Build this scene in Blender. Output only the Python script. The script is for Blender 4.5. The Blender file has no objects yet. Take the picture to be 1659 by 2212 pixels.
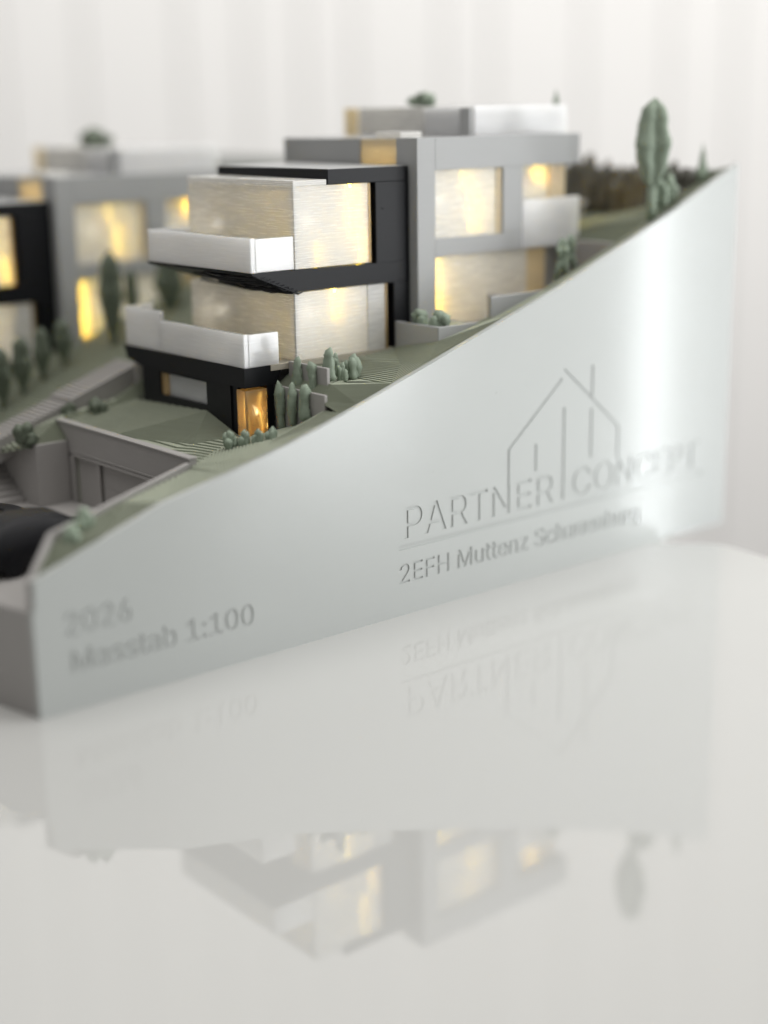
import bpy, bmesh, math, random
from mathutils import Vector, Matrix, noise
from mathutils.geometry import delaunay_2d_cdt

# ---------------------------------------------------------------- scene, camera, light
# all model coordinates below are in centimetres; U turns them into metres
U = 0.01
sc = bpy.context.scene
COL = sc.collection
rnd = random.Random(7)

cam_d = bpy.data.cameras.new('camera')
cam = bpy.data.objects.new('camera', cam_d)
COL.objects.link(cam)
CAM = Vector((-16.833, -34.469, 15.545))
Fv = Vector((0.6191376, 0.74146851, -0.25863697))
Rv = Vector((0.76495134, -0.64391743, -0.01482527))
Uv = Vector((0.17753332, 0.18866581, 0.96586082))
m3 = Matrix((Rv, Uv, -Fv)).transposed()
cam.matrix_world = Matrix.Translation(CAM * U) @ m3.to_4x4()
cam_d.sensor_fit = 'HORIZONTAL'
cam_d.sensor_width = 36.0
cam_d.lens = 36.0 * 3259.2 / 1659.0
cam_d.clip_start = 0.01
cam_d.clip_end = 60.0
cam_d.dof.use_dof = True
cam_d.dof.focus_distance = 46.8 * U
cam_d.dof.aperture_fstop = 3.5
cam_d.dof.aperture_blades = 0
sc.camera = cam

world = bpy.data.worlds.new('World')
sc.world = world
world.use_nodes = True
bg = world.node_tree.nodes['Background']
bg.inputs[0].default_value = (1.0, 0.975, 0.945, 1)
bg.inputs[1].default_value = 0.18


def area(name, loc, target, sx, sy, power, col=(1, 1, 1)):
    d = bpy.data.lights.new(name, 'AREA')
    d.shape = 'RECTANGLE'
    d.size, d.size_y = sx * U, sy * U
    d.energy = power
    d.color = col
    o = bpy.data.objects.new(name, d)
    COL.objects.link(o)
    o.location = Vector(loc) * U
    dv = (Vector(target) - Vector(loc)).normalized()
    o.rotation_euler = dv.to_track_quat('-Z', 'Y').to_euler()
    return o


key = area('window_light', (58, -30, 24), (24, 2, 6), 60, 84, 1.22, (0.985, 0.992, 0.99))
key.data.spread = math.radians(100)
area('sparkle_light', (45, -46.5, 2.5), (12, 3, 8), 13, 16, 0.37, (0.96, 0.985, 1.0))  # added light, placed so the frosted parapet faces catch its reflection
area('overhead_fill', (8, -6, 150), (12, 2, 0), 150, 150, 14.0, (1.0, 0.985, 0.955))  # added overhead fill, brightens the terrain and other upward faces
area('wall_fill_light', (40, 35, 70), (79, 82, 34), 190, 60, 3.15, (1.0, 0.985, 0.965))  # added fill, aimed only at the backdrop wall
area('wall_fill_right', (80, -4, 25), (92, 78, 10), 60, 110, 1.35, (1.0, 0.99, 0.98))  # second added fill, brightens the right side of the backdrop
area('glare_strip_light', (49.7, -20.7, -1), (24.9, 0, 6), 0.9, 30, 0.155, (0.94, 0.98, 1.0))  # added strip, its reflection draws the bright stripe on the plate

vs = sc.view_settings
vs.view_transform = 'Standard'
vs.look = 'None'
vs.exposure = 0.55
vs.gamma = 1.0
vs.use_curve_mapping = False
sc.render.engine = 'CYCLES'
sc.cycles.use_denoising = True
sc.cycles.max_bounces = 8
sc.cycles.transmission_bounces = 8
sc.cycles.sample_clamp_indirect = 6.0
sc.cycles.blur_glossy = 0.5


# ---------------------------------------------------------------- materials
def nodes_of(name):
    m = bpy.data.materials.new(name)
    m.use_nodes = True
    nt = m.node_tree
    return m, nt, nt.nodes['Principled BSDF'], nt.nodes['Material Output']


def layer_height(nt, period, wobble=0.08):
    """horizontal print layers: a rounded ridge for every layer of filament, plus a faint wobble along it"""
    N, L = nt.nodes, nt.links
    geo = N.new('ShaderNodeNewGeometry')
    sep = N.new('ShaderNodeSeparateXYZ')
    L.new(geo.outputs['Position'], sep.inputs[0])
    mp = N.new('ShaderNodeMapping')
    mp.inputs['Scale'].default_value = (120, 120, 4200)
    L.new(geo.outputs['Position'], mp.inputs[0])
    nz = N.new('ShaderNodeTexNoise')
    nz.inputs['Scale'].default_value = 1.0
    nz.inputs['Detail'].default_value = 3
    L.new(mp.outputs[0], nz.inputs['Vector'])
    mul = N.new('ShaderNodeMath'); mul.operation = 'MULTIPLY'
    mul.inputs[1].default_value = 2 * math.pi / (period * U)
    L.new(sep.outputs['Z'], mul.inputs[0])
    sn = N.new('ShaderNodeMath'); sn.operation = 'SINE'
    L.new(mul.outputs[0], sn.inputs[0])
    ab = N.new('ShaderNodeMath'); ab.operation = 'ABSOLUTE'
    L.new(sn.outputs[0], ab.inputs[0])
    mx = N.new('ShaderNodeMath'); mx.operation = 'MULTIPLY_ADD'
    L.new(nz.outputs['Fac'], mx.inputs[0])
    mx.inputs[1].default_value = wobble * 4
    L.new(ab.outputs[0], mx.inputs[2])
    return mx.outputs[0], nz.outputs['Fac'], geo


def pla(name, col, rough=0.5, period=0.05, bump=0.12, var=0.05, spec=0.5, dist=0.004):
    m, nt, b, out = nodes_of(name)
    N, L = nt.nodes, nt.links
    h, nz, geo = layer_height(nt, period)
    bp = N.new('ShaderNodeBump')
    bp.inputs['Strength'].default_value = bump
    bp.inputs['Distance'].default_value = dist * U
    L.new(h, bp.inputs['Height'])
    L.new(bp.outputs[0], b.inputs['Normal'])
    big = N.new('ShaderNodeTexNoise')
    big.inputs['Scale'].default_value = 45
    big.inputs['Detail'].default_value = 6
    L.new(geo.outputs['Position'], big.inputs['Vector'])
    ad = N.new('ShaderNodeMath'); ad.operation = 'ADD'
    L.new(big.outputs['Fac'], ad.inputs[0]); L.new(nz, ad.inputs[1])
    rp = N.new('ShaderNodeMapRange')
    rp.inputs['From Min'].default_value = 0.6
    rp.inputs['From Max'].default_value = 1.4
    rp.inputs['To Min'].default_value = 1 - var
    rp.inputs['To Max'].default_value = 1 + var
    L.new(ad.outputs[0], rp.inputs[0])
    mc = N.new('ShaderNodeVectorMath'); mc.operation = 'SCALE'
    mc.inputs[0].default_value = col
    L.new(rp.outputs[0], mc.inputs['Scale'])
    L.new(mc.outputs[0], b.inputs['Base Color'])
    b.inputs['Roughness'].default_value = rough
    b.inputs['Specular IOR Level'].default_value = spec
    return m


def clear_pla(name, tint, trans, rough=0.22, transl=0.45, glow=(1.0, 0.86, 0.62), bump=0.2, sss=0.0, coat=0.0):
    """semi-clear printed plastic: glossy layered skin, part see-through, part light-scattering"""
    m, nt, b, out = nodes_of(name)
    N, L = nt.nodes, nt.links
    h, nz, geo = layer_height(nt, 0.05, 0.045)
    bp = N.new('ShaderNodeBump')
    bp.inputs['Strength'].default_value = bump
    bp.inputs['Distance'].default_value = 0.006 * U
    L.new(h, bp.inputs['Height'])
    L.new(bp.outputs[0], b.inputs['Normal'])
    # streaky weld marks along the layers
    rp = N.new('ShaderNodeMapRange')
    rp.inputs['From Min'].default_value = 0.3
    rp.inputs['From Max'].default_value = 0.7
    rp.inputs['To Min'].default_value = rough * 0.72
    rp.inputs['To Max'].default_value = rough * 1.45
    L.new(nz, rp.inputs[0])
    L.new(rp.outputs[0], b.inputs['Roughness'])
    rc = N.new('ShaderNodeMapRange')
    rc.inputs['From Min'].default_value = 0.25
    rc.inputs['From Max'].default_value = 0.75
    rc.inputs['To Min'].default_value = 0.90
    rc.inputs['To Max'].default_value = 1.05
    L.new(nz, rc.inputs[0])
    mc = N.new('ShaderNodeVectorMath'); mc.operation = 'SCALE'
    mc.inputs[0].default_value = tint
    L.new(rc.outputs[0], mc.inputs['Scale'])
    L.new(mc.outputs[0], b.inputs['Base Color'])
    b.inputs['Transmission Weight'].default_value = trans
    b.inputs['IOR'].default_value = 1.55
    if sss:
        b.inputs['Subsurface Weight'].default_value = sss
        b.inputs['Subsurface Radius'].default_value = (1.0, 0.95, 0.85)
        b.inputs['Subsurface Scale'].default_value = 1.0 * U
    b.inputs['Specular IOR Level'].default_value = 0.6
    b.inputs['Coat Weight'].default_value = coat
    b.inputs['Coat Roughness'].default_value = 0.12
    tr = N.new('ShaderNodeBsdfTranslucent')
    tr.inputs[0].default_value = (*glow, 1)
    L.new(bp.outputs[0], tr.inputs['Normal'])
    mix = N.new('ShaderNodeMixShader')
    mix.inputs[0].default_value = transl
    L.new(b.outputs[0], mix.inputs[1])
    L.new(tr.outputs[0], mix.inputs[2])
    L.new(mix.outputs[0], out.inputs[0])
    return m


def emit(name, col, strength):
    m, nt, b, out = nodes_of(name)
    b.inputs['Base Color'].default_value = (*col, 1)
    b.inputs['Emission Color'].default_value = (*col, 1)
    b.inputs['Emission Strength'].default_value = strength
    return m


M = {}
M['plate'] = pla('light_grey_print', (0.43, 0.448, 0.436), rough=0.14, bump=0.10, var=0.02, spec=0.45)
M['grey'] = pla('grey_print', (0.365, 0.37, 0.37), rough=0.5, bump=0.16, var=0.04)
M['warmgrey'] = pla('warm_grey_print', (0.335, 0.322, 0.312), rough=0.55, bump=0.16, var=0.05)
M['black'] = pla('black_print', (0.005, 0.0055, 0.0075), rough=0.45, bump=0.3, var=0.25, spec=0.24)
M['car'] = pla('car_black_print', (0.004, 0.004, 0.006), rough=0.5, bump=0.3, var=0.3, spec=0.3)
M['green'] = pla('terrain_green_print', (0.30, 0.325, 0.252), rough=0.6, bump=0.0, var=0.10)
M['sage'] = pla('sage_green_print', (0.245, 0.300, 0.230), rough=0.6, period=0.06, bump=0.5, var=0.10, dist=0.008)
M['darksage'] = pla('dark_sage_print', (0.10, 0.122, 0.085), rough=0.55, period=0.06, bump=0.5, var=0.12, dist=0.008)
M['hedge'] = pla('hedge_print', (0.10, 0.095, 0.08), rough=0.6, period=0.06, bump=0.4, var=0.2)
M['deck'] = pla('deck_print', (0.36, 0.33, 0.27), rough=0.55, bump=0.2, var=0.1)
M['clear'] = clear_pla('clear_print', (0.87, 0.87, 0.855), 0.33, rough=0.22, transl=0.24, glow=(1.0, 0.97, 0.91))
M['frost'] = clear_pla('frosted_print', (0.97, 0.97, 0.965), 0.0, rough=0.2, transl=0.30, glow=(0.97, 0.965, 0.95), sss=0.8, coat=0.9)
M['amber'] = clear_pla('amber_clear_print', (0.80, 0.64, 0.38), 0.75, rough=0.16, transl=0.2, glow=(1.0, 0.75, 0.35), bump=0.5)
M['tint'] = clear_pla('warm_clear_print', (0.93, 0.84, 0.64), 0.35, rough=0.2, transl=0.28, glow=(1.0, 0.84, 0.52))
M['led'] = emit('led_warm', (1.0, 0.72, 0.05), 60.0)
M['ledsoft'] = emit('led_soft', (1.0, 0.70, 0.22), 5.0)


# ---------------------------------------------------------------- mesh helpers
class MB:
    def __init__(s):
        s.v, s.f = [], []

    def face(s, pts):
        n = len(s.v)
        s.v += [tuple(p) for p in pts]
        s.f.append(tuple(range(n, n + len(pts))))
        return s

    def box(s, x0, x1, y0, y1, z0, z1):
        n = len(s.v)
        s.v += [(x, y, z) for z in (z0, z1) for y in (y0, y1) for x in (x0, x1)]
        for q in ((0, 2, 3, 1), (4, 5, 7, 6), (0, 1, 5, 4), (2, 6, 7, 3), (0, 4, 6, 2), (1, 3, 7, 5)):
            s.f.append(tuple(n + i for i in q))
        return s

    def prism(s, bottom, top):
        """bottom and top: same number of points, counter-clockwise seen from the top side"""
        n, k = len(s.v), len(bottom)
        s.v += [tuple(p) for p in bottom] + [tuple(p) for p in top]
        s.f.append(tuple(n + i for i in reversed(range(k))))
        s.f.append(tuple(n + k + i for i in range(k)))
        for i in range(k):
            j = (i + 1) % k
            s.f.append((n + i, n + j, n + k + j, n + k + i))
        return s

    def ext_y(s, prof, y0, y1):
        """profile in x,z (counter-clockwise seen from -y) extruded along y"""
        return s.prism([(x, y1, z) for x, z in prof], [(x, y0, z) for x, z in prof])

    def ext_x(s, prof, x0, x1):
        """profile in y,z extruded along x"""
        return s.prism([(x0, y, z) for y, z in prof], [(x1, y, z) for y, z in prof])

    def ring(s, rings, cap=True):
        n, k = len(s.v), len(rings[0])
        for r in rings:
            s.v += [tuple(p) for p in r]
        for a in range(len(rings) - 1):
            for i in range(k):
                j = (i + 1) % k
                s.f.append((n + a * k + i, n + a * k + j, n + (a + 1) * k + j, n + (a + 1) * k + i))
        if cap:
            s.f.append(tuple(n + i for i in reversed(range(k))))
            e = n + (len(rings) - 1) * k
            s.f.append(tuple(e + i for i in range(k)))
        return s

    def tube(s, pts, r, k=6):
        rings = []
        for i, p in enumerate(pts):
            p = Vector(p)
            a = Vector(pts[max(0, i - 1)]); b = Vector(pts[min(len(pts) - 1, i + 1)])
            t = (b - a).normalized()
            u = t.cross(Vector((0, 0, 1)))
            u = u.normalized() if u.length > 1e-4 else Vector((1, 0, 0))
            w = t.cross(u)
            rr = r[i] if isinstance(r, (list, tuple)) else r
            rings.append([p + (u * math.cos(2 * math.pi * q / k) + w * math.sin(2 * math.pi * q / k)) * rr for q in range(k)])
        return s.ring(rings)


def root_of(o):
    while o.parent:
        o = o.parent
    return o


def obj(name, mb, mat, parent=None, bevel=0.0, smooth=False, org=None):
    o0 = Vector(root_of(parent)['o']) if parent else Vector(org or (0, 0, 0))
    me = bpy.data.meshes.new(name)
    me.from_pydata([tuple((Vector(p) - o0) * U) for p in mb.v], [], mb.f)
    bm = bmesh.new(); bm.from_mesh(me)
    bmesh.ops.remove_doubles(bm, verts=bm.verts, dist=1e-6)
    bmesh.ops.recalc_face_normals(bm, faces=bm.faces)
    if bevel:
        bmesh.ops.bevel(bm, geom=[e for e in bm.edges if e.is_manifold and e.calc_face_angle(0) > 0.6] + bm.verts[:],
                        offset=bevel * U, segments=2, affect='EDGES', profile=0.6, clamp_overlap=True)
    if smooth:
        for f in bm.faces:
            f.smooth = True
    bm.to_mesh(me); bm.free()
    me.materials.append(mat)
    o = bpy.data.objects.new(name, me)
    COL.objects.link(o)
    if parent:
        o.parent = parent
    else:
        o.location = o0 * U
    return o


def tag(o, label, cat, group=None):
    o['label'] = label
    o['category'] = cat
    if group:
        o['group'] = group
    return o


def thing(name, org, label, cat, group=None):
    e = bpy.data.objects.new(name, None)
    COL.objects.link(e)
    e.location = Vector(org) * U
    e['o'] = tuple(org)
    e.empty_display_size = 0.01
    return tag(e, label, cat, group)


def struct(name, mb, mat, **k):
    o = obj(name, mb, mat, **k)
    o['kind'] = 'structure'
    return o


def copy_tree(o, parent=None):
    c = o.copy()
    COL.objects.link(c)
    c.parent = parent
    for ch in o.children:
        copy_tree(ch, c)
    return c


def point(name, loc, power, parent, r=0.15, col=(1.0, 0.93, 0.80)):
    d = bpy.data.lights.new(name, 'POINT')
    d.energy = power
    d.color = col
    d.shadow_soft_size = r * U
    o = bpy.data.objects.new(name, d)
    COL.objects.link(o)
    o.parent = parent
    o.location = (Vector(loc) - Vector(root_of(parent)['o'])) * U
    return o


# ---------------------------------------------------------------- table and wall
def build_table():
    # rounded corner by the model's far end; edge runs on out of the frame
    out = [(-150, -150)]
    out += [(26.2, -150), (26.5, -4.2)]
    c, r = Vector((24.9, -2.3)), 1.75
    for i in range(9):
        a = math.radians(-4 + 62 * i / 8)
        out.append((c.x + r * math.cos(a) + 0.1, c.y + r * math.sin(a) + 0.1))
    out += [(-15, 68), (-150, 120)]
    mb = MB().prism([(x, y, -2.4) for x, y in out], [(x, y, 0) for x, y in out])
    m, nt, b, o_ = nodes_of('white_gloss_lacquer')
    N, L = nt.nodes, nt.links
    nz = N.new('ShaderNodeTexNoise')
    nz.inputs['Scale'].default_value = 9
    nz.inputs['Detail'].default_value = 4
    cr = N.new('ShaderNodeMapRange')
    cr.inputs['To Min'].default_value = 0.012
    cr.inputs['To Max'].default_value = 0.03
    geo = N.new('ShaderNodeNewGeometry')
    L.new(geo.outputs['Position'], nz.inputs['Vector'])
    L.new(nz.outputs['Fac'], cr.inputs[0])
    L.new(cr.outputs[0], b.inputs['Roughness'])
    b.inputs['Base Color'].default_value = (0.475, 0.475, 0.462, 1)
    b.inputs['IOR'].default_value = 1.85
    o = obj('table', mb, m, bevel=0.35, smooth=False)
    tag(o, 'glossy white table top with a rounded corner, mirroring the model', 'table')


def build_wall():
    d = 150.0
    Fh = Vector((Fv.x, Fv.y, 0)).normalized()
    Rh = Vector((Fh.y, -Fh.x, 0))
    c0 = Vector((CAM.x, CAM.y, 0)) + Fh * d
    def W(s, t, z):
        p = c0 + Rh * s + Fh * t
        return (p.x, p.y, z)
    def slab(s0, s1, t0, t1, z0, z1, ta=0):
        pts = [(s0, t0 + ta), (s1, t0 - ta), (s1, t1), (s0, t1)]
        return MB().prism([W(s, t, z0) for s, t in pts], [W(s, t, z1) for s, t in pts])
    mw = pla('white_wall_paint', (0.80, 0.79, 0.775), rough=0.6, bump=0.0, var=0.02)
    mws = pla('white_panel_paint', (0.83, 0.822, 0.808), rough=0.55, bump=0.0, var=0.02)
    wall = struct('wall', slab(-190, 190, 1.6, 4, -120, 160), mw)
    wall['o'] = (0, 0, 0)
    s = -150.0
    r2 = random.Random(3)
    while s < 150:
        w = 4.5 + r2.random() * 5.0
        obj('panel', slab(s, s + w - 0.35, 0.9, 1.55, -119, 159, ta=r2.choice((-1, 1)) * (0.01 + 0.06 * r2.random())), mws, wall)
        s += w


build_table()
build_wall()

# ---------------------------------------------------------------- printed base with engraved side plate
PROF = [(0.10, 3.81), (4.11, 5.20), (6.28, 5.66), (8.50, 6.18), (11.12, 6.98), (13.96, 7.90), (17.25, 8.98),
        (19.49, 9.70), (23.30, 11.13), (25.64, 12.06), (28.86, 13.43)]


def zp(x):
    for (a, za), (b, zb) in zip(PROF, PROF[1:]):
        if x <= b:
            return za + (zb - za) * (x - a) / (b - a)
    return PROF[-1][1]


base = thing('model_base', (0, 0, 0), 'light grey printed base with a sloping engraved side plate standing on the table', 'model base')


import os
try:  # Blender's own interface typeface; the built-in one if it is missing
    FONT = bpy.data.fonts.load(os.path.join(bpy.utils.system_resource('DATAFILES'), 'fonts', 'Inter.woff2'))
except Exception:
    FONT = None


def text_outlines(body, x0, x1, z0, cap):
    """closed outlines (x, z) of a line of lettering: left edge x0, right edge x1, baseline z0, capital height cap"""
    def splines(txt):
        cu = bpy.data.curves.new('letters', 'FONT')
        cu.body = txt
        cu.size = 1.0
        if FONT:
            cu.font = FONT
        t = bpy.data.objects.new('letters', cu)
        COL.objects.link(t)
        for o in bpy.context.selected_objects:
            o.select_set(False)
        t.select_set(True)
        bpy.context.view_layer.objects.active = t
        bpy.ops.object.convert(target='CURVE')
        res = []
        for sp in t.data.splines:
            pts, bz = [], sp.bezier_points
            n = len(bz)
            for i in range(n):
                p, q = bz[i], bz[(i + 1) % n]
                straight = (p.handle_right - p.co).length < 1e-5 and (q.handle_left - q.co).length < 1e-5
                k = 1 if straight or p.handle_right_type == 'VECTOR' and q.handle_left_type == 'VECTOR' else 5
                for j in range(k):
                    u = j / k
                    c = p.co * (1 - u) ** 3 + p.handle_right * 3 * u * (1 - u) ** 2 + q.handle_left * 3 * u * u * (1 - u) + q.co * u ** 3
                    if not pts or (Vector((c.x, c.y)) - Vector(pts[-1])).length > 1e-4:
                        pts.append((c.x, c.y))
            if (Vector(pts[0]) - Vector(pts[-1])).length < 1e-4:
                pts.pop()
            res.append(pts)
        d = t.data
        bpy.data.objects.remove(t)
        bpy.data.curves.remove(d)
        return res
    ch = max(p[1] for q in splines('H') for p in q)
    sp = splines(body)
    lo = min(p[0] for q in sp for p in q)
    hi = max(p[0] for q in sp for p in q)
    kx, kz = (x1 - x0) / (hi - lo), cap / ch
    return [[(x0 + (x - lo) * kx, z0 + z * kz) for x, z in q] for q in sp]


def stroke(pts, w):
    """outline of an open bent line of width w, mitred at the bends"""
    P = [Vector(p) for p in pts]
    L_, R_ = [], []
    for i, p in enumerate(P):
        d0 = (p - P[i - 1]).normalized() if i else None
        d1 = (P[i + 1] - p).normalized() if i < len(P) - 1 else None
        if d0 is None or d1 is None:
            d = d0 or d1
            n = Vector((-d.y, d.x)) * w / 2
        else:
            n0, n1 = Vector((-d0.y, d0.x)), Vector((-d1.y, d1.x))
            m = (n0 + n1).normalized()
            n = m * (w / 2 / max(0.3, m.dot(n0)))
        L_.append(tuple(p + n)); R_.append(tuple(p - n))
    return L_ + R_[::-1]


holes = []
holes += text_outlines('2026', 0.86, 2.88, 2.12, 0.66)
holes += text_outlines('Masstab 1:100', 0.98, 6.92, 1.07, 0.63)
holes += text_outlines('PARTN', 12.79, 17.36, 2.50, 1.0)
holes += text_outlines('ER', 17.66, 19.42, 2.50, 1.0)
holes += text_outlines('CO', 20.36, 22.42, 2.50, 1.0)
holes += text_outlines('NCEPT', 22.62, 27.1, 2.50, 1.0)
holes += text_outlines('2EFH Muttenz Schauenburg', 12.55, 23.9, 1.06, 0.62)
holes = [[(x + d, z) for x, z in lp] for lp in holes for d in (-0.013, 0.013)]
holes.append(stroke([(12.53, 2.225), (27.35, 2.225)], 0.15))
holes.append(stroke([(17.315, 3.515), (17.315, 4.66), (19.80, 6.70)], 0.085))
holes.append(stroke([(19.90, 7.0), (22.68, 4.66), (22.68, 3.515)], 0.085))
holes.append(stroke([(21.30, 5.93), (21.30, 6.98)], 0.10))
holes.append(stroke([(21.28, 3.77), (21.28, 5.49)], 0.10))
holes.append(stroke([(19.92, 2.50), (19.92, 5.70)], 0.10))
holes.append(stroke([(18.58, 3.72), (18.58, 4.64)], 0.10))
outline = [(0.0, 0.0), (28.86, 0.0)] + [(x, z) for x, z in reversed(PROF)] + [(0.06, 3.0), (0.0, 2.92)]
DEP = 0.034
# plate face with the lettering cut out of it: triangulate all outlines, drop what lies inside any letter
import numpy as np
def edges_np(loops):
    A, B = [], []
    for lp in loops:
        for i in range(len(lp)):
            A.append(lp[i]); B.append(lp[(i + 1) % len(lp)])
    return np.array(A), np.array(B)
def winding(c, loops):
    A, B = edges_np(loops)
    w = np.zeros(len(c), int)
    for i0 in range(0, len(c), 500):
        p = c[i0:i0 + 500]
        px, pz = p[:, 0:1], p[:, 1:2]
        cr = (B[:, 0] - A[:, 0]) * (pz - A[:, 1]) - (px - A[:, 0]) * (B[:, 1] - A[:, 1])
        upw = (A[:, 1] <= pz) & (B[:, 1] > pz) & (cr > 0)
        dnw = (A[:, 1] > pz) & (B[:, 1] <= pz) & (cr < 0)
        w[i0:i0 + 500] = upw.sum(1) - dnw.sum(1)
    return w
pts2, edg = [], []
for lp in [outline] + holes:
    n0 = len(pts2)
    pts2 += [Vector(p) for p in lp]
    edg += [(n0 + i, n0 + (i + 1) % len(lp)) for i in range(len(lp))]
cv, ce, cf, *_ = delaunay_2d_cdt(pts2, edg, [], 0, 1e-6)
cen = np.array([[sum(cv[i].x for i in f) / 3, sum(cv[i].y for i in f) / 3] for f in cf])
keep = (winding(cen, [outline]) != 0) & (winding(cen, holes) == 0)
bm = bmesh.new()
bv = [bm.verts.new((v.x * U, 0, v.y * U)) for v in cv]
for f, k in zip(cf, keep):
    if k:
        bm.faces.new([bv[i] for i in f])
bmesh.ops.delete(bm, geom=[v for v in bm.verts if not v.link_faces], context='VERTS')
ext = bmesh.ops.extrude_face_region(bm, geom=bm.faces[:])
for v in [g_ for g_ in ext['geom'] if isinstance(g_, bmesh.types.BMVert)]:
    v.co.y = DEP * U
bmesh.ops.recalc_face_normals(bm, faces=bm.faces)
fm = bpy.data.meshes.new('side_plate')
bm.to_mesh(fm); bm.free()
fm.name = 'side_plate'
fm.materials.clear()
fm.materials.append(M['plate'])
plate = bpy.data.objects.new('side_plate', fm)
COL.objects.link(plate)
plate.parent = base
obj('engraving_ground', MB().ext_y(outline, DEP + 0.001, 0.22), M['plate'], base)

# small print blemishes on the plate
def speck(x, y, z, r, mat, parent):
    k = 8
    rings = [[(x + r * c * math.cos(2 * math.pi * q / k), y - d * r, z + r * c * math.sin(2 * math.pi * q / k)) for q in range(k)] for c, d in ((1.0, 0.0), (0.8, 0.35), (0.35, 0.55))]
    obj('print_speck', MB().ring(rings), mat, parent, smooth=True)
for (x, z, r) in ((16.75, 6.62, 0.022), (16.95, 6.66, 0.016), (18.1, 6.72, 0.022), (17.35, 5.85, 0.016), (14.0, 4.45, 0.018), (12.1, 5.6, 0.016), (20.9, 3.1, 0.016), (7.9, 3.4, 0.018)):
    speck(x, 0.0, z, r, M['plate'], plate)

# plinth under the driveway, front step, end and back panels
FX = lambda y: -0.215 * y
obj('plinth', MB().prism([(0.0, 0.22, 0), (28.6, 0.22, 0), (28.6, 33.8, 0), (FX(33.8), 33.8, 0)],
                         [(0.0, 0.22, 2.92), (28.6, 0.22, 2.92), (28.6, 33.8, 2.92), (FX(33.8), 33.8, 2.92)]), M['warmgrey'], base, bevel=0.03)
obj('end_panel', MB().box(28.62, 28.86, 0.22, 33.8, 0, 13.2), M['plate'], base)
obj('back_panel', MB().ext_y([(FX(34) + 0.1, 0), (28.86, 0), (28.86, 13.2), (0, 3.6), (FX(34) + 0.1, 3.2)], 33.8, 34.0), M['plate'], base)

# ---------------------------------------------------------------- stepped terrain
def stepped(mb, pts, h, tris=None):
    """a triangulated surface printed in layers: every layer a flat tread and a vertical riser"""
    P = [Vector(p) for p in pts]
    if tris is None:
        r = delaunay_2d_cdt([Vector((p.x, p.y)) for p in P], [], [], 0, 1e-6)
        ids = r[3]
        P = [Vector((v.x, v.y, P[ids[i][0]].z)) for i, v in enumerate(r[0])]
        tris = r[2]
    for t in tris:
        a = [P[i] for i in t]
        zmin, zmax = min(p.z for p in a), max(p.z for p in a)
        k0, k1 = math.floor(zmin / h - 1e-6), math.floor(zmax / h - 1e-6)
        for k in range(k0, k1 + 1):
            lo, hi = k * h, (k + 1) * h
            poly = a
            for lev, sg in ((lo, 1), (hi, -1)):
                res = []
                for i in range(len(poly)):
                    p, q = poly[i], poly[(i + 1) % len(poly)]
                    dp, dq = (p.z - lev) * sg, (q.z - lev) * sg
                    if dp >= 0:
                        res.append(p)
                    if dp * dq < 0:
                        res.append(p.lerp(q, dp / (dp - dq)))
                poly = res
                if len(poly) < 3:
                    break
            if len(poly) < 3:
                continue
            # tread stops short of the next layer's wall: an open groove between the filament beads
            cut_ = lo + 0.68 * h
            tread = []
            for i in range(len(poly)):
                p, q = poly[i], poly[(i + 1) % len(poly)]
                dp, dq = cut_ - p.z, cut_ - q.z
                if dp >= 0:
                    tread.append(p)
                if dp * dq < 0:
                    tread.append(p.lerp(q, dp / (dp - dq)))
            if len(tread) >= 3:
                mb.face([(p.x, p.y, hi + 0.3 * (hi - p.z)) for p in tread])
            for i in range(len(poly)):
                p, q = poly[i], poly[(i + 1) % len(poly)]
                if abs(p.z - lo) < 1e-6 and abs(q.z - lo) < 1e-6:
                    mb.face([(p.x, p.y, lo - 1.5 * h), (q.x, q.y, lo - 1.5 * h), (q.x, q.y, hi + 0.3 * h), (p.x, p.y, hi + 0.3 * h)])
        mb.face([(p.x, p.y, p.z - 1.2 * h) for p in a])


def edge(xs, y=0.20, dz=-0.01):
    return [(x, y, zp(x) + dz) for x in xs]


ter = MB()
H = 0.026
# strip between plate and driveway parapet
stepped(ter, edge([0.2, 1.2, 2.4, 4.11, 6.28]) + [(0.25, 0.3, 3.85), (1.2, 0.8, 4.55), (3.7, 1.55, 5.0), (6.25, 2.35, 5.28), (6.6, 2.4, 5.36)], H)
# garden above the garage
stepped(ter, [(6.75, 2.5, 5.42), (6.75, 4.5, 5.5), (6.75, 7.5, 5.5), (6.75, 10.7, 5.5), (9.36, 3.45, 5.70), (9.36, 3.95, 5.70), (9.36, 5.67, 6.24),
              (9.36, 9.5, 6.06), (9.36, 10.7, 6.0), (7.9, 4.3, 5.58), (8.5, 3.4, 5.62)], 0.022)
stepped(ter, [(6.55, 2.42, 5.38), (6.28, 0.2, zp(6.28) - .01), (7.4, 0.2, zp(7.4) - .01), (8.5, 0.2, zp(8.5) - .01), (9.8, 0.2, zp(9.8) - .01), (10.52, 0.2, zp(10.52) - .01),
              (6.75, 2.5, 5.42), (8.5, 3.4, 5.62), (9.36, 3.45, 5.70), (10.52, 3.6, 5.70), (10.52, 2.2, 6.15), (10.52, 1.0, 6.74), (8.6, 1.4, 5.95)], H)
# between wall and upper terrace, up to the planter
stepped(ter, edge([10.5, 11.12, 12.5, 13.96, 15.42]) + [(10.5, 3.6, 7.1), (10.5, 1.2, 7.02), (11.05, 3.5, 7.5), (11.05, 1.3, 7.42), (11.35, 3.5, 7.62),
        (12.3, 1.7, 7.40), (13.6, 3.5, 7.72), (14.0, 1.5, 7.66), (15.42, 3.6, 7.86), (15.42, 1.26, 8.30)], 0.024)
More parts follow.
